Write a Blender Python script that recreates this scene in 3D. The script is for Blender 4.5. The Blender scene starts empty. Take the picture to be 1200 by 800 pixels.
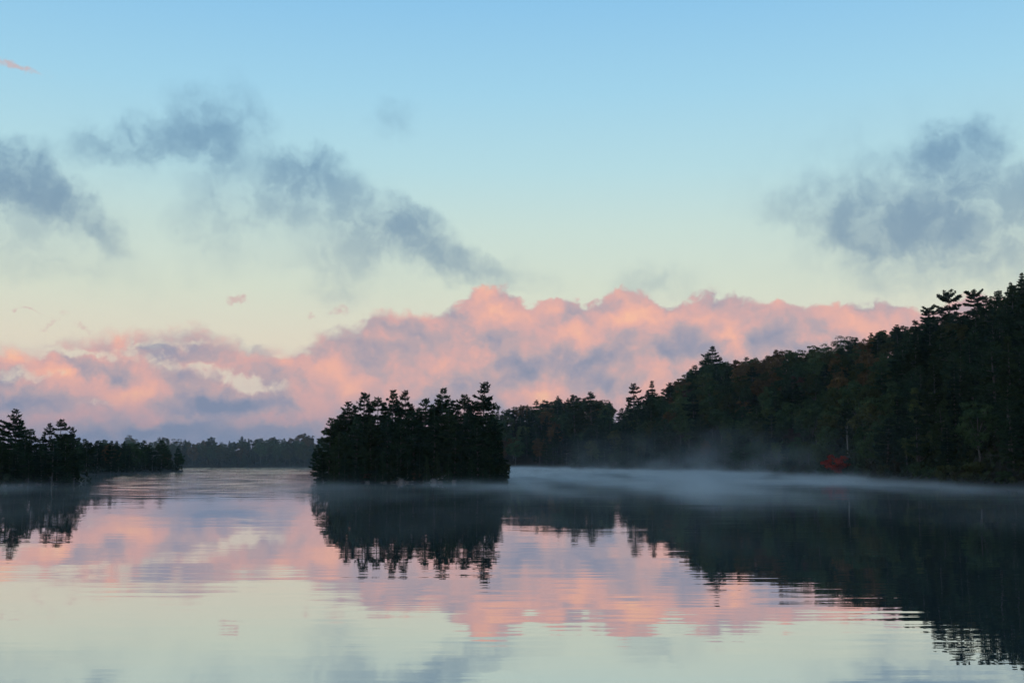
import bpy, math, random
import numpy as np

# ------------------------------------------------------------------ camera, render, sky, sun
S = bpy.context.scene
COL = S.collection
F = 1400.0                      # focal length measured on a 1200 x 800 picture
PITCH = math.atan(140 / F)
CAM_H = 4.0

cam = bpy.data.objects.new('camera', bpy.data.cameras.new('camera'))
COL.objects.link(cam)
cam.location = (0, 0, CAM_H)
cam.rotation_euler = (math.pi / 2 + PITCH, 0, 0)
cam.data.lens = 36 * F / 1200
cam.data.sensor_width = 36
cam.data.clip_start = 0.1
cam.data.clip_end = 6000
S.camera = cam

S.render.engine = 'CYCLES'
S.view_settings.view_transform = 'Standard'
S.view_settings.look = 'None'
S.view_settings.exposure = 0.0
S.view_settings.gamma = 1.0
S.view_settings.use_curve_mapping = False
S.cycles.use_denoising = True
S.cycles.use_adaptive_sampling = True
S.cycles.adaptive_threshold = 0.03
S.cycles.max_bounces = 5
S.cycles.diffuse_bounces = 2
S.cycles.glossy_bounces = 3
S.cycles.transmission_bounces = 2
S.cycles.volume_bounces = 0
S.cycles.transparent_max_bounces = 8
S.cycles.volume_max_steps = 256


def lin(r, g, b):
    f = lambda c: c / 12.92 if c <= 0.04045 else ((c + 0.055) / 1.055) ** 2.4
    return (f(r / 255), f(g / 255), f(b / 255), 1)


def ray(px, py):
    """direction of a sight line, with y (forward) = 1"""
    x, u = (px - 600) / F, -(py - 400) / F
    c, s = math.cos(PITCH), math.sin(PITCH)
    y, z = c - u * s, s + u * c
    return x / y, z / y


def at(px, py, Y):
    x, z = ray(px, py)
    return x * Y, Y, CAM_H + z * Y


def pix(X, Y, Z):
    c, s = math.cos(PITCH), math.sin(PITCH)
    z = Z - CAM_H
    d = Y * c + z * s
    return 600 + F * X / d, 400 - F * (-Y * s + z * c) / d


def sky_uv(px, py):
    x, z = ray(px, py)
    return math.atan2(x, 1) * 14, math.atan(z / math.hypot(x, 1)) * 14


class Nodes:
    def __init__(self, tree):
        self.t = tree

    def new(self, kind, **kw):
        n = self.t.nodes.new('ShaderNode' + kind)
        for k, v in kw.items():
            setattr(n, k, v)
        return n

    def put(self, sock, v):
        if isinstance(v, bpy.types.NodeSocket):
            self.t.links.new(v, sock)
        elif v is not None:
            sock.default_value = v

    def math(self, op, a, b=None, c=None, clamp=False):
        n = self.new('Math', operation=op, use_clamp=clamp)
        for i, v in enumerate((a, b, c)):
            self.put(n.inputs[i], v)
        return n.outputs[0]

    def vec(self, op, a, b=None, c=None):
        n = self.new('VectorMath', operation=op)
        for i, v in enumerate((a, b, c)):
            if v is not None:
                if op == 'SCALE' and i == 1:
                    self.put(n.inputs['Scale'], v)
                else:
                    self.put(n.inputs[i], v)
        return n.outputs['Value' if op in ('LENGTH', 'DOT_PRODUCT') else 'Vector']

    def xyz(self, x, y, z=0.0):
        n = self.new('CombineXYZ')
        for i, v in enumerate((x, y, z)):
            self.put(n.inputs[i], v)
        return n.outputs[0]

    def sep(self, v):
        n = self.new('SeparateXYZ')
        self.put(n.inputs[0], v)
        return n.outputs

    def noise(self, v, scale, detail=4, rough=0.5, dist=0.0, out='Fac', dim='3D', lac=2.0):
        n = self.new('TexNoise', noise_dimensions=dim)
        self.put(n.inputs['Vector'], v)
        n.inputs['Scale'].default_value = scale
        n.inputs['Detail'].default_value = detail
        n.inputs['Roughness'].default_value = rough
        n.inputs['Distortion'].default_value = dist
        n.inputs['Lacunarity'].default_value = lac
        return n.outputs[out]

    def rng(self, v, a, b, c=0.0, d=1.0, smooth=True):
        n = self.new('MapRange', interpolation_type='SMOOTHSTEP' if smooth else 'LINEAR')
        self.put(n.inputs[0], v)
        for i, q in enumerate((a, b, c, d)):
            self.put(n.inputs[i + 1], q)
        return n.outputs[0]

    def mix(self, fac, a, b, blend='MIX'):
        n = self.new('Mix', data_type='RGBA', blend_type=blend)
        self.put(n.inputs[0], fac)
        self.put(n.inputs[6], a)
        self.put(n.inputs[7], b)
        return n.outputs[2]

    def ramp(self, fac, stops, interp='LINEAR'):
        n = self.new('ValToRGB')
        n.color_ramp.interpolation = interp
        e = n.color_ramp.elements
        while len(e) < len(stops):
            e.new(0.5)
        for i, (p, c) in enumerate(sorted(stops, key=lambda q: q[0])):
            e[i].position = p
            e[i].color = c
        self.put(n.inputs[0], fac)
        return n.outputs[0]


SUN_EL, SUN_AZ = math.radians(5), math.radians(222)      # behind the camera, just up

world = bpy.data.worlds.new('World')
S.world = world
world.use_nodes = True
world.cycles.sampling_method = 'MANUAL'
world.cycles.sample_map_resolution = 256
world.node_tree.nodes.clear()
W = Nodes(world.node_tree)


def build_sky():
    d = W.new('TexCoord').outputs['Generated']
    x, y, z = W.sep(d)
    el = W.math('ARCSINE', z)
    az = W.math('ARCTAN2', x, y)
    u, v = W.math('MULTIPLY', az, 14.0), W.math('MULTIPLY', el, 14.0)
    P = W.xyz(u, v, 0.0)

    # clear-air gradient over elevation
    vy = lambda py: sky_uv(600, py)[1]
    top = 22.0                                            # units at the zenith
    stops = [(0.0, lin(186, 186, 190)), (vy(480) / top, lin(208, 196, 188)), (vy(405) / top, lin(222, 213, 194)),
             (vy(340) / top, lin(211, 219, 202)), (vy(270) / top, lin(199, 220, 213)),
             (vy(200) / top, lin(180, 217, 225)), (vy(110) / top, lin(160, 209, 232)),
             (vy(0) / top, lin(139, 195, 232)), (0.42, lin(105, 150, 200)), (1.0, lin(58, 92, 150))]
    sky = W.ramp(W.math('DIVIDE', v, top), stops)

    # warped coordinates, so that nothing keeps a clean outline
    w1 = W.vec('SUBTRACT', W.noise(P, 0.9, 3, 0.5, out='Color', dim='2D'), (0.5, 0.5, 0.5))
    w2 = W.vec('SUBTRACT', W.noise(P, 3.2, 5, 0.58, out='Color', dim='2D'), (0.5, 0.5, 0.5))
    Q = W.vec('ADD', W.vec('MULTIPLY_ADD', w1, (0.40, 0.30, 0), P), W.vec('MULTIPLY', w2, (0.42, 0.40, 0)))
    Q2 = W.vec('ADD', W.vec('MULTIPLY_ADD', w1, (0.30, 0.20, 0), P), W.vec('MULTIPLY', w2, (0.40, 0.34, 0)))

    def blobs(vec, items, grow=1.0):
        acc, turned, cur = 0.0, {}, vec
        for i, (px, py, rx, ry, rot, wt) in enumerate(items):
            if i % 8 == 7:                                # chained now and then, so that the shader needs little stack
                cur, turned = W.vec('MULTIPLY_ADD', W.xyz(acc, 0.0), (1e-9, 0, 0), vec), {}
            cu, cv = sky_uv(px, py)
            rot = 10 * round(rot / 10)
            c, n = math.cos(math.radians(rot)), math.sin(math.radians(rot))
            if rot and rot not in turned:
                turned[rot] = W.xyz(W.vec('DOT_PRODUCT', cur, (c, n, 0)), W.vec('DOT_PRODUCT', cur, (-n, c, 0)))
            sx, sy = 100 / (rx * grow), 100 / (ry * grow)
            p = W.vec('MULTIPLY_ADD', turned.get(rot, cur), (sx, sy, 0), (-(cu * c + cv * n) * sx, -(cv * c - cu * n) * sy, 0))
            r = W.rng(W.vec('LENGTH', p), 1.0, 0.0)
            acc = W.math('MULTIPLY_ADD', r, wt, acc)
        return acc

    # ---- the lit cumulus bank: outline
    outline = [(-200, 410), (-60, 404), (0, 405), (50, 402), (80, 393), (110, 384), (135, 381), (165, 379), (195, 385), (240, 381),
               (268, 391), (300, 400), (335, 404), (360, 392), (385, 384), (425, 377), (440, 364), (470, 359),
               (510, 359), (540, 349), (552, 337), (578, 333), (604, 340), (622, 351), (640, 347), (665, 344),
               (690, 350), (715, 342), (742, 334), (764, 342), (785, 353), (800, 343), (820, 336), (848, 338),
               (870, 341), (905, 348), (945, 353), (985, 352), (1025, 350), (1065, 353), (1090, 361), (1120, 346),
               (1140, 340), (1170, 348), (1210, 342), (1300, 350), (1420, 380)]
    us = [sky_uv(p[0], p[1]) for p in outline]
    umin, umax = us[0][0], us[-1][0]
    fc = W.new('FloatCurve')
    cv = fc.mapping.curves[0]
    pts = [((a - umin) / (umax - umin), b / 6) for a, b in us]
    cv.points[0].location = pts[0]
    cv.points[1].location = pts[-1]
    for p in pts[1:-1]:
        cv.points.new(*p)
    fc.mapping.update()
    qx, qy, qz = W.sep(W.vec('ADD', P, W.vec('MULTIPLY', w2, (0.16, 0.12, 0))))
    W.put(fc.inputs['Value'], W.math('DIVIDE', W.math('SUBTRACT', qx, umin), umax - umin))
    topv = W.math('MULTIPLY', fc.outputs[0], 6.0)

    # puffy relief, sampled twice (here and a step towards the light)
    def relief(off):
        p = W.vec('ADD', P, off) if off else P
        p = W.vec('ADD', p, W.vec('MULTIPLY', w2, (0.20, 0.17, 0)))
        p = W.vec('ADD', p, W.vec('MULTIPLY', w1, (0.25, 0.2, 0)))
        vo = W.new('TexVoronoi', feature='SMOOTH_F1', voronoi_dimensions='2D')
        W.put(vo.inputs['Vector'], W.vec('MULTIPLY', p, (0.85, 1.15, 1)))
        vo.inputs['Scale'].default_value = 1.35
        vo.inputs['Detail'].default_value = 2
        vo.inputs['Roughness'].default_value = 0.55
        vo.inputs['Smoothness'].default_value = 0.2
        n = W.noise(p, 3.0, 5, 0.56, dim='2D')
        return W.math('MULTIPLY_ADD', vo.outputs['Distance'], -0.75, W.math('MULTIPLY', n, 0.8))

    h0 = relief(None)
    h1 = relief((0.06, 0.20, 0))
    rel = W.math('SUBTRACT', h0, h1)
    fine = W.noise(W.vec('MULTIPLY', P, (1, 1.25, 1)), 5.5, 5, 0.62, 0.4, dim='2D')

    edge = W.math('SUBTRACT', W.math('MULTIPLY_ADD', W.math('SUBTRACT', fine, 0.5), 0.20, W.math('MULTIPLY_ADD', W.math('SUBTRACT', h0, 0.10), 0.16, topv)), qy)
    softl = W.rng(u, -5.0, 0.5, 0.20, 0.06)
    bank = W.rng(edge, W.math('MULTIPLY', softl, -0.5), softl)
    # clear gaps inside the left half
    gaps = blobs(Q2, [(205, 428, 90, 16, -10, 0.66), (265, 440, 70, 13, -20, 0.50), (160, 404, 70, 10, 0, 0.75), (60, 410, 60, 10, 0, 0.75),
                      (335, 412, 50, 14, 0, 0.8), (25, 440, 70, 14, 0, 0.8), (110, 414, 60, 12, 0, 0.8), (225, 401, 60, 9, 0, 0.5),
                      (300, 452, 60, 14, -10, 0.8), (120, 470, 60, 8, 0, 0.4), (330, 372, 60, 22, 0, 0.3)])
    gap = W.rng(W.math('MULTIPLY_ADD', W.math('SUBTRACT', fine, 0.5), 1.3, gaps), 0.22, 1.15, 0.0, 0.92)
    bank = W.math('MULTIPLY', bank, W.math('SUBTRACT', 1.0, gap))

    lit = blobs(Q2, [
        (572, 352, 46, 30, 0, 0.85), (560, 372, 40, 30, 0, 0.35), (745, 358, 46, 34, 0, 0.8), (700, 385, 75, 36, 10, 0.55),
        (620, 375, 46, 30, 0, 0.45), (562, 404, 36, 15, -10, 0.65), (866, 402, 20, 44, 12, 0.75), (825, 350, 46, 24, 0, 0.6),
        (520, 436, 60, 20, -20, 0.55), (400, 428, 60, 30, 0, 0.45), (372, 470, 62, 46, 10, 0.6), (60, 432, 80, 24, -6, 0.5),
        (120, 455, 120, 26, -6, 0.55), (165, 486, 40, 26, -20, 0.9), (130, 390, 60, 16, 0, 0.45), (215, 398, 70, 18, 0, 0.2),
        (0, 414, 70, 18, 0, 0.5), (632, 466, 46, 24, 10, 0.85), (900, 352, 60, 18, 0, 0.35), (1010, 372, 70, 30, 0, 0.55),
        (1045, 385, 50, 20, 0, 0.4), (955, 396, 32, 16, -20, 0.5), (40, 504, 40, 14, 0, 0.55), (215, 495, 45, 10, 0, 0.55),
        (310, 492, 60, 14, 0, 0.45), (470, 375, 60, 20, 0, 0.25), (780, 375, 60, 25, 0, 0.35), (760, 425, 40, 20, -30, 0.45),
        (1135, 345, 40, 20, 0, 0.5), (300, 420, 60, 16, 0, 0.3), (700, 462, 30, 16, 0, 0.35), (680, 345, 40, 14, 0, 0.2)])
    shade = blobs(Q2, [
        (480, 388, 80, 18, -8, 0.55), (600, 442, 34, 36, 0, 0.85), (690, 430, 66, 28, 10, 0.5), (720, 452, 60, 26, 0, 0.55),
        (930, 392, 66, 30, 0, 0.5), (790, 358, 18, 14, 0, 0.7), (250, 478, 130, 28, -4, 1.2), (120, 438, 56, 18, -20, 0.75),
        (80, 425, 46, 14, -20, 0.4), (290, 402, 46, 14, -15, 0.6), (440, 436, 40, 20, 0, 0.4), (790, 404, 46, 34, 0, 0.5),
        (100, 512, 220, 26, 0, 0.9), (270, 514, 180, 28, 0, 0.9), (340, 440, 60, 16, -5, 0.35), (20, 470, 70, 18, 0, 0.5),
        (530, 470, 50, 20, 0, 0.4), (890, 425, 46, 24, 0, 0.5), (660, 372, 30, 20, 20, 0.25), (200, 412, 80, 10, -6, 0.4),
        (980, 345, 60, 10, 0, 0.3), (540, 420, 30, 18, 0, 0.3), (820, 440, 60, 30, 0, 0.5)])
    m = W.math('SUBTRACT', lit, shade)
    m = W.math('MULTIPLY_ADD', m, 0.38, 0.46)
    m = W.math('MULTIPLY_ADD', rel, 0.46, m)
    m = W.math('MULTIPLY_ADD', W.math('SUBTRACT', fine, 0.5), 0.24, m)
    ccol = W.ramp(m, [(0.0, lin(118, 132, 162)), (0.20, lin(150, 147, 168)), (0.40, lin(182, 160, 168)), (0.58, lin(212, 166, 165)),
                      (0.78, lin(235, 174, 160)), (1.0, lin(250, 190, 156))])
    # thinner, bluer air towards the horizon
    low = W.rng(v, 1.0, 0.05)
    ccol = W.mix(W.math('MULTIPLY', low, 0.75), ccol, lin(118, 136, 168))
    sky = W.mix(W.math('MULTIPLY', bank, 0.97), sky, ccol)

    # small pink scraps above the bank
    scraps = blobs(Q2, [(276, 356, 12, 10, -30, 0.85), (405, 364, 26, 7, 0, 0.75), (10, 78, 80, 14, -8, 0.85), (30, 363, 36, 5, 0, 0.7),
                        (60, 378, 40, 8, 20, 0.7), (368, 372, 20, 7, 0, 0.7), (95, 384, 30, 10, 0, 0.7)])
    scrap = W.rng(W.math('MULTIPLY_ADD', W.math('SUBTRACT', fine, 0.5), 1.4, scraps), 0.35, 1.0, 0.0, 0.75)
    sky = W.mix(scrap, sky, lin(205, 172, 170))

    # smoky grey-blue clouds higher up
    wisp = blobs(Q, [
        (0, 208, 80, 40, -10, 1.7), (55, 225, 70, 32, -30, 1.5), (105, 262, 60, 26, -40, 0.9), (20, 178, 80, 20, 0, 0.45),
        (20, 262, 110, 60, 0, 0.28), (238, 150, 62, 50, 0, 1.0), (185, 168, 90, 28, 0, 0.6), (145, 170, 60, 22, -10, 0.4),
        (268, 196, 36, 46, 0, 0.55), (300, 145, 26, 70, 30, 0.35), (110, 160, 46, 22, 0, 0.25), (356, 204, 58, 30, -10, 1.1),
        (325, 240, 50, 38, 20, 0.6), (400, 248, 80, 44, -30, 0.7), (446, 262, 56, 32, -20, 0.9), (482, 268, 66, 30, -30, 1.1),
        (522, 300, 70, 30, -20, 0.9), (578, 320, 76, 22, -10, 0.4), (410, 300, 60, 40, 0, 0.4), (250, 262, 46, 70, 0, 0.3),
        (462, 142, 34, 30, 0, 0.36), (395, 340, 46, 28, 0, 0.25), (260, 230, 210, 100, -10, 0.12), (380, 270, 160, 80, -20, 0.10),
        (1118, 180, 64, 36, 0, 1.4), (1125, 215, 44, 50, 0, 0.8), (1060, 228, 90, 50, 10, 0.5), (985, 236, 80, 40, 10, 0.42),
        (1010, 266, 52, 42, 0, 1.1), (1060, 270, 84, 30, 0, 1.8), (1105, 266, 56, 42, 0, 1.8), (950, 246, 70, 24, 0, 0.42),
        (1175, 210, 74, 34, -10, 0.5), (1195, 262, 84, 50, 0, 0.6), (1090, 298, 140, 36, 0, 0.5), (775, 330, 66, 28, 0, 0.32),
        (1175, 314, 90, 28, 0, 0.35), (1080, 240, 230, 120, 0, 0.22), (1260, 230, 90, 60, 0, 0.6), (60, 292, 140, 40, -20, 0.2)], 1.25)
    wn = W.noise(W.vec('ADD', P, W.vec('MULTIPLY', w2, (0.25, 0.25, 0))), 2.3, 6, 0.60, 0.25, dim='2D')
    wa = W.math('MULTIPLY', wisp, W.rng(wn, 0.30, 0.70, 0.35, 1.2))
    wa = W.math('SUBTRACT', 1.0, W.math('EXPONENT', W.math('MULTIPLY', wa, -1.15)))
    wcol = W.mix(W.rng(v, 2.0, 4.0), lin(133, 156, 173), lin(105, 144, 176))
    sky = W.mix(wa, sky, wcol)

    sun_sky = W.new('TexSky', sky_type='NISHITA', sun_disc=False)
    sun_sky.sun_elevation = SUN_EL
    sun_sky.sun_rotation = SUN_AZ
    b1, b2 = W.new('Background'), W.new('Background')
    W.put(b1.inputs['Color'], sky)
    b1.inputs['Strength'].default_value = 1.0
    W.put(b2.inputs['Color'], sun_sky.outputs[0])
    b2.inputs['Strength'].default_value = 0.01
    add, out = W.new('AddShader'), W.new('OutputWorld')
    W.t.links.new(b1.outputs[0], add.inputs[0])
    W.t.links.new(b2.outputs[0], add.inputs[1])
    W.t.links.new(add.outputs[0], out.inputs['Surface'])


build_sky()

sun = bpy.data.objects.new('sun', bpy.data.lights.new('sun', 'SUN'))
COL.objects.link(sun)
sun.data.energy = 0.10
sun.data.angle = math.radians(6)
sun.data.color = (1.0, 0.66, 0.48)
sun.rotation_euler = (math.pi / 2 - SUN_EL, 0, math.pi - SUN_AZ)

# ------------------------------------------------------------------ materials


def material(name):
    m = bpy.data.materials.new(name)
    m.use_nodes = True
    m.node_tree.nodes.clear()
    n = Nodes(m.node_tree)
    return m, n, n.new('OutputMaterial')


def foliage_mat(name, translucent=0.2):
    m, n, out = material(name)
    oi = n.new('ObjectInfo')
    tc = n.new('TexCoord').outputs['Object']
    v = n.noise(tc, 0.55, 3, 0.6)
    c = n.mix(1.0, oi.outputs['Color'], n.ramp(v, [(0.3, (0.5, 0.56, 0.6, 1)), (0.7, (1.55, 1.45, 1.25, 1))]), 'MULTIPLY')
    r = n.rng(oi.outputs['Random'], 0, 1, 0.75, 1.25, False)
    c = n.mix(1.0, c, n.xyz(r, r, r), 'MULTIPLY')
    d, t, mx = n.new('BsdfDiffuse'), n.new('BsdfTranslucent'), n.new('MixShader')
    n.put(d.inputs[0], c)
    n.put(t.inputs[0], c)
    mx.inputs[0].default_value = translucent
    n.t.links.new(d.outputs[0], mx.inputs[1])
    n.t.links.new(t.outputs[0], mx.inputs[2])
    n.t.links.new(mx.outputs[0], out.inputs['Surface'])
    return m


def rough_mat(name, c1, c2, scale, stretch=(1, 1, 1), bump=0.3):
    m, n, out = material(name)
    tc = n.new('TexCoord').outputs['Object']
    tc = n.vec('MULTIPLY', tc, stretch)
    v = n.noise(tc, scale, 6, 0.6)
    c = n.ramp(v, [(0.3, c1 + (1,)), (0.7, c2 + (1,))])
    b = n.new('BsdfPrincipled')
    n.put(b.inputs['Base Color'], c)
    b.inputs['Roughness'].default_value = 0.9
    b.inputs['Specular IOR Level'].default_value = 0.2
    bp = n.new('Bump')
    bp.inputs['Strength'].default_value = bump
    bp.inputs['Distance'].default_value = 0.1
    n.put(bp.inputs['Height'], n.noise(tc, scale * 3, 5, 0.6))
    n.put(b.inputs['Normal'], bp.outputs[0])
    n.t.links.new(b.outputs[0], out.inputs['Surface'])
    return m


M_NEEDLE = foliage_mat('pine_needles', 0.12)
M_LEAF = foliage_mat('leaves', 0.22)
M_BARK = rough_mat('bark', (0.05, 0.042, 0.036), (0.16, 0.14, 0.125), 2.5, (3, 3, 0.6))
M_PALE = rough_mat('pale_bark', (0.14, 0.125, 0.11), (0.28, 0.26, 0.23), 2.5, (3, 3, 0.6))
M_ROCK = rough_mat('shore_stone', (0.07, 0.055, 0.05), (0.22, 0.17, 0.15), 1.6, (1, 1, 1), 0.6)
M_LOG = rough_mat('weathered_wood', (0.16, 0.14, 0.12), (0.42, 0.38, 0.33), 1.5, (6, 6, 0.5))
M_SOIL = rough_mat('forest_floor', (0.016, 0.015, 0.010), (0.042, 0.034, 0.022), 0.35)


def water_mat():
    m, n, out = material('lake_water')
    g = n.new('NewGeometry').outputs['Position']
    x, y, z = n.sep(g)
    # calm and ruffled areas of the lake
    patch = n.noise(n.xyz(n.math('MULTIPLY', x, 0.012), n.math('MULTIPLY', y, 0.045)), 1.0, 3, 0.55)
    amp = n.rng(patch, 0.36, 0.64, 0.30, 1.25)
    streak = n.rng(n.noise(n.xyz(n.math('MULTIPLY', x, 0.003), n.math('MULTIPLY', y, 0.016), 3.0), 1.0, 2, 0.5), 0.44, 0.58, 0.0, 0.30)
    left = n.rng(n.math('MULTIPLY_ADD', y, 0.15, x), 4.0, -16.0)
    left = n.math('MULTIPLY', left, n.rng(n.math('MULTIPLY_ADD', y, 0.345, x), -4.0, 6.0))
    breeze = n.math('MULTIPLY', left, n.math('MULTIPLY_ADD', n.rng(y, 300.0, 460.0), streak, n.rng(y, 100.0, 200.0, 0.0, 0.30)))

    def slope(sx, sy, seed, detail, a):
        c = n.noise(n.xyz(n.math('MULTIPLY', x, sx), n.math('MULTIPLY', y, sy), seed), 1.0, detail, 0.5, out='Color')
        return n.vec('MULTIPLY', n.vec('SUBTRACT', c, (0.5, 0.5, 0.5)), a)

    s = n.vec('ADD', slope(0.13, 1.9, 1.7, 2, (0.004, 0.019, 0)), slope(0.04, 0.42, 5.1, 2, (0.0025, 0.010, 0)))
    s = n.vec('ADD', s, slope(0.6, 5.2, 9.3, 1, (0.003, 0.013, 0)))
    s = n.vec('SCALE', s, amp)
    s = n.vec('ADD', s, n.vec('SCALE', slope(0.12, 1.3, 13.3, 2, (0.05, 1.0, 0)), breeze))
    nrm = n.vec('NORMALIZE', n.vec('ADD', s, (0, 0, 1)))
    gl, df, mx, fr = n.new('BsdfGlossy'), n.new('BsdfDiffuse'), n.new('MixShader'), n.new('Fresnel')
    fr.inputs['IOR'].default_value = 1.33
    n.put(fr.inputs['Normal'], nrm)
    gl.inputs['Color'].default_value = (0.97, 0.98, 0.99, 1)
    gl.inputs['Roughness'].default_value = 0.0
    n.put(gl.inputs['Normal'], nrm)
    df.inputs['Color'].default_value = (0.066, 0.086, 0.080, 1)
    n.put(mx.inputs[0], n.rng(fr.outputs[0], 0.25, 0.85, 0.72, 0.97, False))
    n.t.links.new(df.outputs[0], mx.inputs[1])
    n.t.links.new(gl.outputs[0], mx.inputs[2])
    n.t.links.new(mx.outputs[0], out.inputs['Surface'])
    return m


M_WATER = water_mat()

# ------------------------------------------------------------------ mesh helpers


def mesh_from(name, V, polys, mat, smooth=False):
    """V: (n,3) array; polys: list of (k, m) index arrays"""
    me = bpy.data.meshes.new(name)
    V = np.asarray(V, dtype=np.float32)
    me.vertices.add(len(V))
    me.vertices.foreach_set('co', V.ravel())
    loops = np.concatenate([p.ravel() for p in polys]).astype(np.int32)
    sizes = np.concatenate([np.full(len(p), p.shape[1]) for p in polys]).astype(np.int32)
    starts = np.concatenate([[0], np.cumsum(sizes)[:-1]]).astype(np.int32)
    me.loops.add(len(loops))
    me.loops.foreach_set('vertex_index', loops)
    me.polygons.add(len(sizes))
    me.polygons.foreach_set('loop_start', starts)
    me.polygons.foreach_set('loop_total', sizes)
    if smooth:
        me.polygons.foreach_set('use_smooth', np.ones(len(sizes), dtype=bool))
    me.materials.append(mat)
    me.update(calc_edges=True)
    return me


def link(name, me, parent=None, color=None):
    o = bpy.data.objects.new(name, me)
    COL.objects.link(o)
    o.parent = parent
    if color:
        o.color = color + (1,)
    return o


def tag(o, label=None, cat=None, group=None, kind=None):
    for k, v in (('label', label), ('category', cat), ('group', group), ('kind', kind)):
        if v:
            o[k] = v
    return o


class Tubes:
    def __init__(self):
        self.v, self.q, self.n = [], [], 0

    def add(self, pts, radii, sides=5):
        pts = np.asarray(pts, float)
        k = len(pts)
        d = np.gradient(pts, axis=0)
        d /= np.linalg.norm(d, axis=1)[:, None] + 1e-9
        ref = np.array([0, 0, 1.0]) if abs(d[0][2]) < 0.8 else np.array([1.0, 0, 0])
        a = np.cross(d, ref)
        a /= np.linalg.norm(a, axis=1)[:, None] + 1e-9
        b = np.cross(d, a)
        th = np.linspace(0, 2 * math.pi, sides, endpoint=False)
        ring = pts[:, None] + np.asarray(radii)[:, None, None] * (a[:, None] * np.cos(th)[None, :, None] + b[:, None] * np.sin(th)[None, :, None])
        self.v.append(ring.reshape(-1, 3))
        i = np.arange(k - 1)[:, None] * sides + np.arange(sides)[None]
        j = np.arange(k - 1)[:, None] * sides + (np.arange(sides)[None] + 1) % sides
        self.q.append(np.stack([i, j, j + sides, i + sides], -1).reshape(-1, 4) + self.n)
        self.n += k * sides

    def mesh(self, name, mat):
        return mesh_from(name, np.concatenate(self.v), [np.concatenate(self.q)], mat, True)


def unit(v):
    return v / (np.linalg.norm(v, axis=-1, keepdims=True) + 1e-9)


def needle_mesh(name, P, D, rng, per, length, width, mat):
    """tufts: at every point of P a few thin blades, mostly along D and upwards"""
    P = np.repeat(P, per, 0)
    D = np.repeat(D, per, 0)
    d = unit(D * 0.7 + rng.normal(size=P.shape) * 0.65 + np.array([0, 0, 0.22])) * np.array([1, 1, 0.8])
    side = unit(np.cross(d, rng.normal(size=P.shape)))
    L = (length * rng.uniform(0.6, 1.25, len(P)))[:, None]
    w = (width * rng.uniform(0.7, 1.3, len(P)))[:, None] * 0.5
    P = P + rng.normal(size=P.shape) * 0.08
    a = P - side * w
    b = P + side * w
    c = P + d * L * 0.65 + side * w * 0.9
    e = P + d * L
    f = P + d * L * 0.65 - side * w * 0.9
    V = np.stack([a, b, c, e, f], 1).reshape(-1, 3)
    return mesh_from(name, V, [np.arange(len(V)).reshape(-1, 5)], mat)


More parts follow.
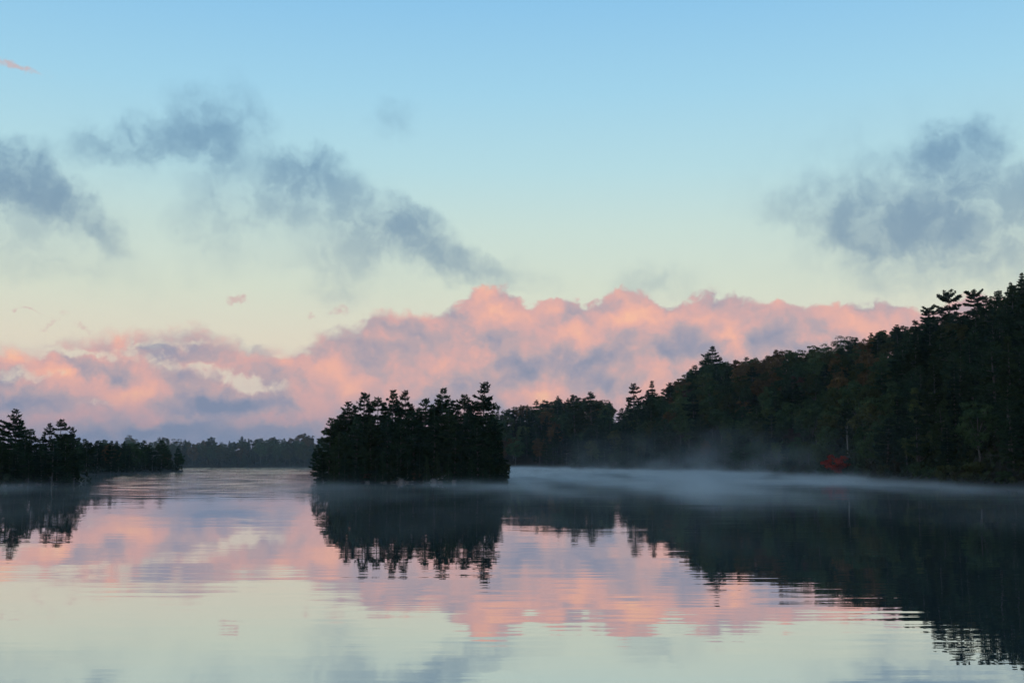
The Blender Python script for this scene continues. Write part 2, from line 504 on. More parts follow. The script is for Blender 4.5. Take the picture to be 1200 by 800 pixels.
def build_conifer(seed, H=18.0, base=0.15, R=3.6, style='white', whorls=17, lean=0.0, gap=0.0, dens=1.0, bark=None):
    rng = np.random.default_rng(seed)
    tb = Tubes()
    nz = 12
    zz = np.linspace(-0.6, H, nz)
    bend = np.cumsum(rng.normal(0, 0.05, (nz, 2)), 0) + np.linspace(0, 1, nz)[:, None] * np.array([lean, 0])
    trunk = np.column_stack([bend, zz])
    r0 = 0.0125 * H + 0.03
    tb.add(trunk, r0 * (1 - np.linspace(0, 1, nz)) ** 0.8 + 0.025, 8)
    onto = lambda z: np.array([np.interp(z, zz, bend[:, 0]), np.interp(z, zz, bend[:, 1]), z])
    PP, DD, LL = [], [], []
    hs = (base + (0.955 - base) * (1 - (1 - np.linspace(0, 1, whorls)) ** 1.05)) * H
    hs = hs + rng.normal(0, 0.22, whorls) * (H / whorls) * np.linspace(1, 0.5, whorls)
    side_bias = rng.uniform(0, 2 * math.pi)
    for z in hs:
        t = min(max((z / H - base) / (1 - base), 0), 1)
        if gap and rng.random() < gap and 0.15 < t < 0.75:
            continue
        if style == 'white':
            prof = 0.62 + 0.38 * math.sin(math.pi * min(1, t * 1.15)) if t < 0.7 else 0.07 + (1 - t) * 2.2
            if t < 0.12:
                prof *= 0.7 + t * 2
            prof *= 0.85
        elif style == 'spruce':
            prof = (1 - t) ** 0.95 + 0.03
        else:                                             # flat: bare stem, broad head
            prof = 0.45 + 0.55 * math.sin(math.pi * (0.15 + 0.75 * t))
        nb = rng.integers(4, 7)
        a0 = rng.uniform(0, 6.28)
        for b in range(nb):
            az = a0 + b * 6.283 / nb + rng.normal(0, 0.28)
            lop = 1 + 0.18 * math.cos(az - side_bias)
            L = R * prof * lop * rng.uniform(0.55, 1.15)
            L = max(L, 0.35)
            if style == 'spruce':
                rise, tip = -0.28 + 0.5 * t, 0.10
            else:
                rise, tip = -0.06 + 0.5 * t ** 2 + 0.5 * max(0, t - 0.75) / 0.25 + rng.normal(0, 0.10), 0.16
            p0 = onto(z)
            s = np.linspace(0, 1, 5)
            out = np.array([math.cos(az), math.sin(az), 0])
            line = p0 + np.outer(s * L, out) + np.outer(L * (rise * s + tip * s ** 2.5), [0, 0, 1])
            line += rng.normal(0, 0.03 * L, line.shape) * s[:, None]
            tb.add(line, np.linspace(0.022 * L + 0.012, 0.01, 5), 3)
            n = max(4, int(L * 10 * dens * (1.0 if t < 0.75 or style == 'flat' else 0.75)))
            q = rng.uniform(0.22, 1.0, n) ** 0.8
            pos = np.column_stack([np.interp(q, s, line[:, i]) for i in range(3)])
            perp = np.array([-math.sin(az), math.cos(az), 0])
            wid = L * 0.30 * np.sin(math.pi * np.clip(q * 0.82 + 0.12, 0, 1))
            off = rng.uniform(-1, 1, n) * wid
            pos = pos + off[:, None] * perp + np.column_stack([np.zeros((n, 2)), rng.normal(0.03, 0.07, n)])
            PP.append(pos)
            LL.append(np.full(n, 0.5 + 0.5 * min(1.0, L / 1.6)))
            DD.append(unit(out + 0.8 * np.sign(off)[:, None] * perp * (np.abs(off) / (wid + 0.01))[:, None]))
    tip = onto(H)
    k = 7
    PP.append(tip - np.column_stack([rng.normal(0, 0.05, (k, 2)), rng.uniform(0.1, 1.8, k)]))
    DD.append(np.tile([0, 0, 1.0], (k, 1)))
    LL.append(np.full(k, 0.38))
    crown = needle_mesh('crown', np.concatenate(PP), np.concatenate(DD), rng, 6, 0.56 * np.repeat(np.concatenate(LL), 6), 0.14, M_NEEDLE)
    return tb.mesh('trunk', bark or M_BARK), crown, H


def build_broadleaf(seed, H=14.0, R=4.6, clumps=52, low=0.2, leaf=0.46, per=85):
    rng = np.random.default_rng(seed)
    tb = Tubes()
    nz = 7
    zz = np.linspace(-0.8, 0.72 * H, nz)
    bend = np.cumsum(rng.normal(0, 0.12, (nz, 2)), 0)
    tb.add(np.column_stack([bend, zz]), np.linspace(0.25, 0.06, nz) * H / 14, 7)
    cz, rz = (low + 1) / 2 * H, (1 - low) / 2 * H
    d = unit(rng.normal(size=(clumps, 3)))
    d[:, 2] = d[:, 2] * 0.9 + 0.12
    rad = rng.uniform(0.45, 0.88, clumps) ** 0.8
    lump = 1 + 0.20 * np.sin(3 * np.arctan2(d[:, 1], d[:, 0]) + rng.uniform(0, 6)) * rng.uniform(0.4, 1, clumps)
    cc = d * rad[:, None] * lump[:, None] * np.array([R, R, rz]) + np.array([0, 0, cz])
    cr = rng.uniform(0.20, 0.36, clumps) * R * 0.95
    for i in range(0, clumps, 3):
        zb = min(max(cc[i, 2] * 0.55, 0.18 * H), 0.68 * H)
        p0 = np.array([np.interp(zb, zz, bend[:, 0]), np.interp(zb, zz, bend[:, 1]), zb])
        mid = (p0 + cc[i]) / 2 + np.array([0, 0, -0.3])
        tb.add([p0, mid, cc[i]], np.array([0.09, 0.06, 0.025]) * H / 14, 4)
    k = per
    N = unit(rng.normal(size=(clumps, k, 3)))
    N[..., 2] = np.where(rng.random((clumps, k)) < 0.65, np.abs(N[..., 2]), N[..., 2])
    rr = rng.uniform(0.55, 1.08, (clumps, k, 1)) * cr[:, None, None]
    P = (cc[:, None] + N * rr * np.array([1, 1, 0.72])).reshape(-1, 3)
    N = unit(N.reshape(-1, 3) + rng.normal(size=P.shape) * 0.55 + np.array([0, 0, 0.3]))
    a = unit(np.cross(N, rng.normal(size=P.shape)))
    b = np.cross(N, a)
    s = (leaf * rng.uniform(0.55, 1.2, len(P)))[:, None] * 0.5
    V = np.stack([P - a * s * 1.2, P - b * s * 0.8, P + a * s * 1.3 + N * s * 0.3, P + b * s * 0.8], 1).reshape(-1, 3)
    crown = mesh_from('crown', V, [np.arange(len(V)).reshape(-1, 4)], M_LEAF)
    return tb.mesh('trunk', M_BARK), crown, H


# ------------------------------------------------------------------ land and lake
LAKE = [(-60, -5), (-70, 60), (-80, 120), (-85, 180), (-83.5, 195), (-78.8, 212), (-78.4, 222), (-83, 230), (-97, 236), (-116, 255), (-130, 300),
        (-127, 345), (-126, 400), (-125, 445), (-125, 462), (-130, 470), (-150, 482), (-210, 520), (-300, 640), (-335, 720),
        (-300, 785), (-235, 803), (-180, 806), (-130, 800), (-70, 772), (-20, 748), (12, 725), (30, 690), (37, 655),
        (31, 624), (33, 606), (45, 565), (57, 515), (80, 470), (86, 400), (85, 340), (83, 312), (84, 296), (81, 254), (74, 203), (77, 181),
        (85, 150), (110, 60), (70, -5)]
LP = np.array(LAKE, float)


def lake_sd(X, Y):
    """signed distance to the shoreline, positive on land"""
    A, B = LP, np.roll(LP, -1, 0)
    best = np.full(X.shape, 1e9)
    inside = np.zeros(X.shape, bool)
    for (ax, ay), (bx, by) in zip(A, B):
        ex, ey = bx - ax, by - ay
        t = np.clip(((X - ax) * ex + (Y - ay) * ey) / (ex * ex + ey * ey), 0, 1)
        best = np.minimum(best, np.hypot(X - ax - t * ex, Y - ay - t * ey))
        with np.errstate(divide='ignore', invalid='ignore'):
            cross = ((ay > Y) != (by > Y)) & (X < (bx - ax) * (Y - ay) / (by - ay + 1e-12) + ax)
        inside ^= cross
    return np.where(inside, -best, best)


ISL = (-18.6, 231.5, 17.2, 8.5)


def wob(X, Y):
    return 0.9 * np.sin(X * 0.31 + 1.3 * np.sin(Y * 0.17)) + 0.8 * np.sin(Y * 0.27 + X * 0.11) + 0.5 * np.sin(X * 0.83 + Y * 0.61)


RIDGE_X = [-400, 200, 372, 560, 600, 650, 690, 720, 745, 790, 833, 900, 1000, 1100, 1200, 1600]
RIDGE_H = [9, 10, 10, 19, 28, 31, 31, 28, 31, 38, 43, 42, 42, 44, 43, 43]


def ground(X, Y):
    X, Y = np.asarray(X, float), np.asarray(Y, float)
    sd = lake_sd(X, Y) + 0.6 * wob(X, Y) * np.clip((Y - 20) / 60, 0, 1)
    px = 600 + F * X / np.maximum(Y, 30)
    H = np.interp(px, RIDGE_X, RIDGE_H)
    H = np.where((X < -60) & (Y < 560), 3.0, H)
    H = np.where(Y < 60, 6.0, H)
    t = np.clip((sd - 1) / 80, 0, 1)
    hill = H * (1 - (1 - t) ** 1.7) + 0.25 * np.clip(sd, 0, 3)
    hill = hill + np.clip(sd / 30, 0, 1) * 0.5 * wob(X * 0.6, Y * 0.6)
    land = np.where(sd > 0, hill, np.clip(sd * 0.35, -4, 0))
    e = 1 - np.hypot((X - ISL[0]) / ISL[2], (Y - ISL[1]) / ISL[3])
    isl = np.where(e > 0, 2.0 * (1 - (1 - np.clip(e, 0, 1)) ** 1.5), e * 6) + 0.08 * wob(X * 2, Y * 2)
    return np.maximum(land, np.clip(isl, -4, 5))


def grid_axis(lo, hi, fine_lo, fine_hi, fine, coarse):
    a = list(np.arange(lo, fine_lo, coarse)) + list(np.arange(fine_lo, fine_hi, fine)) + list(np.arange(fine_hi, hi + coarse, coarse))
    return np.array(a)


gx = np.concatenate([np.arange(-1300, -340, 40.0), np.arange(-340, -40, 4.0), np.arange(-40, 4, 1.0), np.arange(4, 260, 4.0), np.arange(260, 1301, 40.0)])
gy = np.concatenate([np.arange(-1300, -60, 40.0), np.arange(-60, 220, 4.0), np.arange(220, 244, 1.0), np.arange(244, 900, 4.0), np.arange(900, 1301, 40.0)])
GX, GY = np.meshgrid(gx, gy)
V = np.column_stack([GX.ravel(), GY.ravel(), ground(GX, GY).ravel()])
ni, nj = len(gy), len(gx)
idx = np.arange(ni * nj).reshape(ni, nj)
Q = np.stack([idx[:-1, :-1], idx[:-1, 1:], idx[1:, 1:], idx[1:, :-1]], -1).reshape(-1, 4)
tag(link('terrain', mesh_from('terrain', V, [Q], M_SOIL, True)), kind='structure')

wx = np.linspace(-1300, 1300, 27)
GX, GY = np.meshgrid(wx, wx)
V = np.column_stack([GX.ravel(), GY.ravel(), np.zeros(GX.size)])
idx = np.arange(27 * 27).reshape(27, 27)
Q = np.stack([idx[:-1, :-1], idx[:-1, 1:], idx[1:, 1:], idx[1:, :-1]], -1).reshape(-1, 4)
tag(link('water', mesh_from('water', V, [Q], M_WATER)), kind='structure')


def box(name, lo, hi, mat):
    V = [(x, y, z) for z in (lo[2], hi[2]) for y in (lo[1], hi[1]) for x in (lo[0], hi[0])]
    Q = np.array([(0, 2, 3, 1), (4, 5, 7, 6), (0, 1, 5, 4), (2, 6, 7, 3), (0, 4, 6, 2), (1, 3, 7, 5)])
    return link(name, mesh_from(name, V, [Q], mat))


def air_mat():
    m, n, out = material('air')
    v = n.new('VolumePrincipled')
    v.inputs['Color'].default_value = (0.86, 0.93, 1.0, 1)
    v.inputs['Density'].default_value = 0.00005
    v.inputs['Anisotropy'].default_value = 0.1
    n.t.links.new(v.outputs[0], out.inputs['Volume'])
    return m


def mist_mat():
    m, n, out = material('lake_mist')
    x, y, z = n.sep(n.new('NewGeometry').outputs['Position'])
    fall = n.math('EXPONENT', n.math('MULTIPLY', z, -2.4))
    tall = n.math('EXPONENT', n.math('MULTIPLY', z, -0.17))
    nz = n.noise(n.xyz(n.math('MULTIPLY', x, 0.055), n.math('MULTIPLY', y, 0.020), n.math('MULTIPLY', z, 0.20)), 1.0, 2, 0.6)
    pat = n.rng(nz, 0.38, 0.66, 0.12, 1.8)
    nf = n.noise(n.xyz(n.math('MULTIPLY', x, 0.17), n.math('MULTIPLY', y, 0.035), n.math('MULTIPLY', z, 0.5)), 1.0, 1, 0.5)
    pat = n.math('MULTIPLY', pat, n.rng(nf, 0.30, 0.70, 0.45, 1.5))
    nw = n.noise(n.xyz(n.math('MULTIPLY', x, 0.075), n.math('MULTIPLY', y, 0.03), n.math('MULTIPLY', z, 0.10)), 1.0, 2, 0.6)
    wis = n.rng(nw, 0.44, 0.70)
    # thick right of the island, thin close by and over the left arm of the lake
    near = n.rng(y, 70.0, 230.0, 0.0, 1.0)
    right = n.math('MULTIPLY', near, n.rng(n.math('MULTIPLY_ADD', y, 0.10, x), -2.0, 36.0, 0.03, 1.0))
    right = n.math('MULTIPLY', right, n.rng(n.math('MULTIPLY_ADD', y, -0.36, x), -40.0, 14.0, 1.0, 0.45))
    thin = n.math('MULTIPLY', n.rng(y, 28.0, 75.0, 0.0, 0.15), n.rng(y, 300.0, 190.0))
    shore = n.rng(n.math('SUBTRACT', x, n.math('MULTIPLY', y, 0.02)), -5.0, 60.0)
    d = n.math('MULTIPLY', n.math('MULTIPLY', fall, pat), n.math('ADD', right, thin))
    d2 = n.math('MULTIPLY', n.math('MULTIPLY', tall, wis), n.math('MULTIPLY', shore, n.rng(y, 200.0, 380.0)))
    dens = n.math('ADD', n.math('MULTIPLY', d, 0.0345), n.math('MULTIPLY', d2, 0.0110))
    v = n.new('VolumePrincipled')
    v.inputs['Color'].default_value = (1.0, 0.985, 0.93, 1)
    v.inputs['Anisotropy'].default_value = 0.1
    n.put(v.inputs['Density'], dens)
    n.t.links.new(v.outputs[0], out.inputs['Volume'])
    m.cycles.volume_step_rate = 0.13
    return m


tag(box('haze', (-1350, -1350, -6), (1350, 1350, 110), air_mat()), kind='stuff')
m_bay, n_bay, o_bay = material('bay_mist')
v_bay = n_bay.new('VolumePrincipled')
v_bay.inputs['Color'].default_value = (1.0, 0.985, 0.95, 1)
v_bay.inputs['Density'].default_value = 0.00042
n_bay.t.links.new(v_bay.outputs[0], o_bay.inputs['Volume'])
tag(box('mist', (-330, 560, 0.03), (-60, 790, 26), m_bay), kind='stuff')
tag(box('mist', (-140, 26, 0.02), (125, 760, 14), mist_mat()), kind='stuff')

# ------------------------------------------------------------------ trees
R_ = random.Random(11)
PINES = [build_conifer(100 + i, 18, b, r, 'white', w, ln, g) for i, (b, r, w, ln, g) in enumerate([
    (0.10, 3.9, 18, 0.3, 0.0), (0.20, 3.6, 17, -0.4, 0.06), (0.30, 4.0, 15, 0.2, 0.08), (0.12, 3.3, 19, 0.0, 0.05),
    (0.06, 4.2, 18, 0.5, 0.0), (0.25, 3.4, 16, 0.0, 0.12)])]
RAGGED = [build_conifer(130, 18, 0.25, 3.9, 'white', 15, 0.3, 0.16, 0.85), build_conifer(131, 18, 0.3, 3.4, 'white', 15, -0.3, 0.22, 0.8)]
SPRUCES = [build_conifer(150 + i, 16, 0.06, r, 'spruce', 21, 0, 0, 1.1) for i, r in enumerate((2.7, 3.1, 2.4))]
HEADS = [build_conifer(170 + i, 16, b, r, 'flat', 8, l, 0.0, 1.2, M_BARK) for i, (b, r, l) in enumerate(((0.55, 3.6, 0.4), (0.62, 3.2, -0.5), (0.5, 4.0, 0.2)))]
BARE = [build_conifer(190, 18, 0.5, 3.8, 'white', 11, 0.8, 0.0, 1.0, M_PALE)]
BROAD = [build_broadleaf(200 + i, 14, r, c, l) for i, (r, c, l) in enumerate([
    (4.6, 52, 0.18), (5.0, 58, 0.22), (4.2, 46, 0.12), (4.8, 50, 0.26), (3.9, 44, 0.15), (5.3, 60, 0.20)])]
SMALL = [build_broadleaf(230 + i, 5.0, 2.7, 26, 0.10, 0.34, 70) for i in range(2)]
SHRUBS = [build_broadleaf(240 + i, 2.2, 1.5, 16, -0.05, 0.26, 60) for i in range(3)]

C_PINE = [(0.030, 0.052, 0.030), (0.034, 0.056, 0.034), (0.027, 0.046, 0.031), (0.040, 0.058, 0.030)]
C_GREEN = [(0.058, 0.088, 0.042), (0.066, 0.094, 0.044), (0.050, 0.076, 0.040), (0.076, 0.094, 0.040)]
C_OLIVE = [(0.070, 0.076, 0.032), (0.080, 0.080, 0.034)]
C_RUST = [(0.115, 0.072, 0.036), (0.130, 0.080, 0.038)]
C_WINE = [(0.070, 0.040, 0.032), (0.062, 0.042, 0.035)]


def tree(name, kit, loc, height, color, label, group=None, width=1.0, rot=None, cat=None):
    trunk, crown, H = kit
    o = bpy.data.objects.new(name, None)
    COL.objects.link(o)
    o.location = loc
    s = height / H
    o.scale = (s * width, s * width, s)
    o.rotation_euler = (0, 0, R_.uniform(0, 6.28) if rot is None else rot)
    link('trunk', trunk, o)
    link('crown', crown, o, color)
    tag(o, label, cat or 'tree', group)
    o.empty_display_size = 0.5
    return o


def hero(name, kit, px, ptop, Y, color, label, group=None, width=1.0, rot=None, sink=0.0):
    X, _, Z = at(px, ptop, Y)
    z0 = float(ground(X, Y)) - sink
    return tree(name, kit, (X, Y, z0), Z - z0, color, label, group, width, rot)


cp = lambda: R_.choice(C_PINE)

# -- the island: the trees whose heads make its outline, from its left end to its right end
G_ISL = 'pines on the wooded island'
hero('pine_tree', PINES[4], 386, 489, 231, cp(), 'low dark pine spreading over the water at the island\'s left end', G_ISL, 1.05)
hero('pine_tree', PINES[0], 409, 469, 230, cp(), 'leaning-topped dark pine second in from the island\'s left end', G_ISL, 1.0)
hero('pine_tree', RAGGED[1], 427, 459, 233, cp(), 'pine with a ragged narrow tip, first high top on the island\'s left half', G_ISL, 1.05)
hero('pine_tree', PINES[2], 443, 465, 232, cp(), 'broad flat-topped pine between two narrow tips on the island\'s left half', G_ISL, 1.0)
hero('pine_tree', PINES[3], 461, 456, 233, cp(), 'narrow pointed pine at the middle of the island, left of a thin ragged one', G_ISL, 0.95)
hero('pine_tree', RAGGED[0], 475, 457, 236, (0.05, 0.055, 0.032), 'thin ragged pine with sky between its branches at the island\'s middle', G_ISL, 0.8)
hero('pine_tree', PINES[1], 497, 466, 233, cp(), 'lower rounded pine just right of the island\'s middle', G_ISL, 1.1)
hero('pine_tree', PINES[0], 520, 453, 232, cp(), 'tall full-headed pine on the island\'s right half, broad at its top', G_ISL, 0.92, 2.0)
hero('pine_tree', PINES[2], 543, 462, 231, cp(), 'full pine between the broad-topped one and the tallest on the island', G_ISL, 0.95)
hero('pine_tree', RAGGED[0], 567, 447, 230, cp(), 'tallest pine of the island, open wind-swept top near its right end', G_ISL, 0.92, 1.1)
hero('spruce_tree', SPRUCES[1], 581, 490, 229, (0.03, 0.05, 0.03), 'dark conical tree closing the island\'s right end', 'spruces on the island', 1.0)
for px, pt, Y in ((372, 520, 233), (398, 505, 225.6), (418, 488, 225.4), (436, 490, 226), (455, 484, 226), (470, 492, 225), (486, 480, 228), (508, 486, 225.5), (526, 478, 226.5), (533, 494, 224.6), (551, 482, 226), (560, 492, 225),
                  (572, 482, 227), (430, 480, 237), (480, 478, 238), (512, 474, 237), (555, 476, 237), (400, 484, 236)):
    kit = R_.choice([PINES[0], PINES[3], PINES[4], PINES[4]])
    hero('pine_tree', kit, px, pt, Y, cp(), 'dark pine packed in the shaded mass of the island grove', 'pines inside the island grove', R_.uniform(1.05, 1.35))
for px, pt, Y in ((378, 530, 229), (404, 530, 223.8), (449, 528, 223.6), (466, 520, 223.5), (540, 526, 223.5), (585, 515, 228), (392, 532, 223.5), (416, 534, 223.2), (428, 526, 224.6), (440, 536, 223.2), (458, 532, 223.6), (478, 530, 223.2), (492, 526, 224), (500, 534, 223.2), (512, 528, 224), (526, 534, 223.4), (553, 530, 223.6), (566, 528, 224.2), (574, 520, 225.4), (470, 520, 236), (500, 520, 236), (435, 520, 236), (520, 518, 237), (545, 520, 236), (396, 490, 233), (404, 481, 234), (416, 475, 235), (434, 473, 235), (450, 470, 236), (468, 475, 235), (484, 476, 236), (490, 477, 234), (506, 473, 236), (514, 470, 235), (530, 467, 236), (538, 472, 234), (552, 474, 235), (561, 474, 234), (576, 480, 232)):
    hero('spruce_tree', R_.choice(SPRUCES), px, pt, Y, cp(), 'small dark spruce by the water in front of the island pines', 'small spruces along the island shore', 1.15)

# -- the near point at the left edge
G_PT = 'pines on the near left point'
hero('pine_tree', PINES[0], 18, 478, 214, cp(), 'big round-headed pine, tallest tree on the left point', G_PT, 1.15, 0.4)
hero('pine_tree', PINES[2], 73, 491, 216, cp(), 'bushy pine with forked top near the tip of the left point', G_PT, 1.05, 2.4)
hero('pine_tree', RAGGED[1], 58, 495, 219, cp(), 'thin pine beside the fork-topped one on the left point', G_PT, 0.8)
hero('pine_tree', RAGGED[0], 84, 500, 218, cp(), 'short ragged pine overhanging the tip of the left point', G_PT, 0.75)
hero('pine_tree', PINES[4], 40, 502, 212, cp(), 'low full pine between the two tall ones on the left point', G_PT, 1.1)
hero('pine_tree', PINES[3], -6, 490, 210, cp(), 'pine cut by the left edge of the picture on the left point', G_PT, 1.1)
for px, pt, Y in ((88, 518, 214), (78, 512, 210), (62, 514, 205), (46, 516, 207), (30, 508, 205), (12, 510, 203), (-2, 512, 200), (26, 500, 218), (52, 505, 222), (-20, 500, 205), (70, 508, 222), (90, 526, 219),
                  (4, 500, 214), (-14, 505, 216), (20, 518, 200), (84, 532, 213), (80, 532, 210), (87, 530, 217), (68, 530, 207), (50, 530, 204), (34, 530, 202), (18, 530, 199)):
    hero(*(('pine_tree', R_.choice(PINES)) if R_.random() < 0.7 else ('spruce_tree', R_.choice(SPRUCES))), px, pt, Y, cp(),
         'dark evergreen in the thick growth of the near left point', 'evergreens filling the near left point', R_.uniform(1.2, 1.5))

# -- trees that stand out on the right hillside
G_RG = 'trees that stand out on the right-hand ridge'
HERO_AT = []


def ridge_hero(name, kit, px, pt, Y, color, label, w=1.0, rot=None, sink=0.0):
    o = hero(name, kit, px, pt, Y, color, label, G_RG, w, rot, sink)
    HERO_AT.append((o.location.x, o.location.y))
    return o


ridge_hero('pine_tree', PINES[4], 833, 405, 610, cp(), 'round-topped pine standing alone above the middle of the ridge', 1.25, 0.5)
ridge_hero('pine_tree', PINES[2], 743, 449, 600, cp(), 'open-branched pine at the foot of the ridge, left of a pointed one', 1.0)
ridge_hero('spruce_tree', SPRUCES[1], 764, 445, 605, cp(), 'pointed spruce beside the open pine where the ridge starts to climb', 1.2)
ridge_hero('pine_tree', RAGGED[0], 692, 459, 690, cp(), 'open pine on the low wooded rise just left of the ridge', 1.0)
ridge_hero('pine_tree', PINES[1], 674, 462, 700, cp(), 'dense pine beside the open one on the low wooded rise', 1.2)
ridge_hero('pine_tree', HEADS[0], 1087, 361, 420, cp(), 'leftmost of the three broad-headed pines on the right skyline', 1.0)
ridge_hero('pine_tree', HEADS[2], 1113, 347, 405, cp(), 'largest of the three broad-headed pines on the right skyline', 0.95)
ridge_hero('pine_tree', HEADS[1], 1142, 344, 395, cp(), 'spiky fan-headed pine, rightmost of the three on the right skyline', 0.95)
ridge_hero('spruce_tree', SPRUCES[0], 1184, 330, 345, cp(), 'pointed spruce near the right edge, second highest on the skyline', 1.0)
ridge_hero('spruce_tree', SPRUCES[2], 1196, 319, 340, cp(), 'highest spruce of the skyline, at the right edge', 1.1)
ridge_hero('pine_tree', BARE[0], 992, 478, 318, cp(), 'pine with a long bare pale trunk above the red maple', 1.0, 0.3)
o = hero('maple_tree', SMALL[0], 978, 531, 305, (0.30, 0.042, 0.028), 'small bright red maple leaning over the water under the right hillside', None, 1.05, 0.7)
HERO_AT.append((o.location.x, o.location.y))

PROFILE = [(190, 518), (240, 519), (300, 518), (340, 516), (372, 514), (560, 490), (600, 479), (625, 474), (650, 470), (675, 467), (695, 466), (712, 474),
           (730, 468), (750, 458), (770, 456), (790, 441), (815, 427), (833, 420), (850, 422), (875, 427), (900, 418), (925, 414),
           (950, 410), (975, 402), (1000, 394), (1020, 390), (1045, 386), (1070, 382), (1085, 378), (1110, 370), (1135, 366), (1160, 346), (1180, 336),
           (1200, 328), (1300, 320)]
PF = np.array(PROFILE, float)

rs = np.random.default_rng(77)


def scatter(xlo, xhi, ylo, yhi, spacing, dmax, pxlo, pxhi):
    """jittered, spaced positions on land within dmax of the shore and inside the picture"""
    n = int((xhi - xlo) * (yhi - ylo) / spacing ** 2 * 9)
    X, Y = rs.uniform(xlo, xhi, n), rs.uniform(ylo, yhi, n)
    sd = lake_sd(X, Y) + 0.6 * wob(X, Y)
    px = 600 + F * X / Y
    ok = (sd > 1.2) & (sd < dmax) & (px > pxlo) & (px < pxhi)
    X, Y, sd = X[ok], Y[ok], sd[ok]
    order = np.argsort(sd + rs.uniform(0, 14, len(sd)))
    keep = []
    cell = {}
    for i in order:
        k = (int(X[i] // spacing), int(Y[i] // spacing))
        near = [j for a in (-1, 0, 1) for b in (-1, 0, 1) for j in cell.get((k[0] + a, k[1] + b), ())]
        if all((X[i] - X[j]) ** 2 + (Y[i] - Y[j]) ** 2 > spacing ** 2 for j in near) and \
                all((X[i] - a) ** 2 + (Y[i] - b) ** 2 > 16 for a, b in HERO_AT):
            cell.setdefault(k, []).append(i)
            keep.append(i)
    return [(X[i], Y[i], sd[i]) for i in keep]


spots = []
for X, Y, sd in scatter(28, 260, 165, 700, 6.1, 100, 690, 1230):
    spots.append((X, Y, sd, 'hill'))
for X, Y, sd in scatter(-70, 130, 620, 900, 6.6, 100, 575, 715):
    spots.append((X, Y, sd, 'rise'))
for X, Y, sd in scatter(-420, -60, 640, 930, 6.6, 70, 150, 580):
    if 600 + F * X / Y < 395 or 600 + F * X / Y > 560:
        spots.append((X, Y, sd, 'far'))
for px_, Y in ((252, 816), (259, 824), (266, 812), (258, 850), (246, 840), (285, 830)):
    spots.append(((px_ - 600) / F * Y, Y, 12.0, 'far'))
for X, Y, sd in scatter(-220, -120, 300, 540, 4.6, 34, 70, 234):
    spots.append((X, Y, sd, 'head'))

cand = []
for X, Y, sd, zone in spots:
    z0 = float(ground(X, Y))
    px, pbase = pix(X, Y, z0)
    if zone == 'hill' and 972 < px < 1012 and 270 < Y < 332:
        continue                                          # the open spot round the pale trunk
    r = rs.random()
    if zone == 'hill':
        conif = 0.93 if px > 1050 else 0.22 if px > 760 else 0.5
        if sd < 8 and px < 960:
            conif = 0.5
        if 780 < px < 1050 and pbase < np.interp(px, PF[:, 0], PF[:, 1]) + 75:
            conif = 0.10
        kind = 'pine_tree' if r < conif * 0.72 else 'spruce_tree' if r < conif else 'broadleaf_tree'
        h = {'pine_tree': rs.uniform(14, 19), 'spruce_tree': rs.uniform(11, 16), 'broadleaf_tree': rs.uniform(11, 15)}[kind]
        if sd < 6:
            h *= 0.75
    elif zone == 'rise':
        kind = 'pine_tree' if r < 0.55 else 'spruce_tree' if r < 0.7 else 'broadleaf_tree'
        h = rs.uniform(13, 18)
    elif zone == 'far':
        kind = 'broadleaf_tree' if r < 0.62 else 'pine_tree' if r < 0.82 else 'spruce_tree'
        h = rs.uniform(11, 16)
    else:
        kind = 'pine_tree' if r < 0.6 else 'spruce_tree' if r < 0.8 else 'broadleaf_tree'
        h = rs.uniform(7.5, 11.5)
    # keep to the outline of the forest against the sky
    if zone == 'head':
        lim = np.interp(px, [70, 100, 190, 205, 215, 226], [515, 516, 517, 522, 531, 540]) + rs.uniform(-3.5, 3)
    else:
        lim = np.interp(px, PF[:, 0], PF[:, 1]) + rs.normal(-1.5, 3.2)
    top = pix(X, Y, z0 + h)[1]
    if top < lim:
        h2 = h * (pbase - lim) / max(pbase - top, 1e-3)
        if h2 < 0.5 * h:
            continue
        h = h2
    cand.append([X, Y, z0, sd, zone, kind, h, px])

# drop those the photograph can show nothing of: nearest first, each paints its silhouette
cand.sort(key=lambda c: c[1])
zb = np.zeros((400, 700), bool)                    # half-size picture, 50 px margin
yy, xx = np.mgrid[0:400, 0:700]
kept = []
for c in cand:
    X, Y, z0, sd, zone, kind, h, px = c
    x1, yb = pix(X, Y, z0)
    _, yt = pix(X, Y, z0 + h)
    wpx = F / Y * {'pine_tree': 0.17, 'spruce_tree': 0.14, 'broadleaf_tree': 0.33}[kind] * h * 0.5
    x0, x2 = (x1 - wpx) / 2 + 50, (x1 + wpx) / 2 + 50
    a, b, t, u = int(max(x0, 0)), int(min(x2, 699)) + 1, int(max(yt / 2, 0)), int(min(yb / 2, 399)) + 1
    if b <= a or u <= t:
        continue
    sub = zb[t:u, a:b]
    cyx = (yy[t:u, a:b] - (t + u) / 2) / ((u - t) / 2 + 0.3), (xx[t:u, a:b] - (a + b) / 2) / ((b - a) / 2 + 0.3)
    el = cyx[0] ** 2 + cyx[1] ** 2 < 1
    free = (el & ~sub).sum()
    if free < max(3, (0.12 if kind == 'broadleaf_tree' and zone == 'hill' else 0.03) * el.sum()):
        continue
    sub |= el
    kept.append(c)

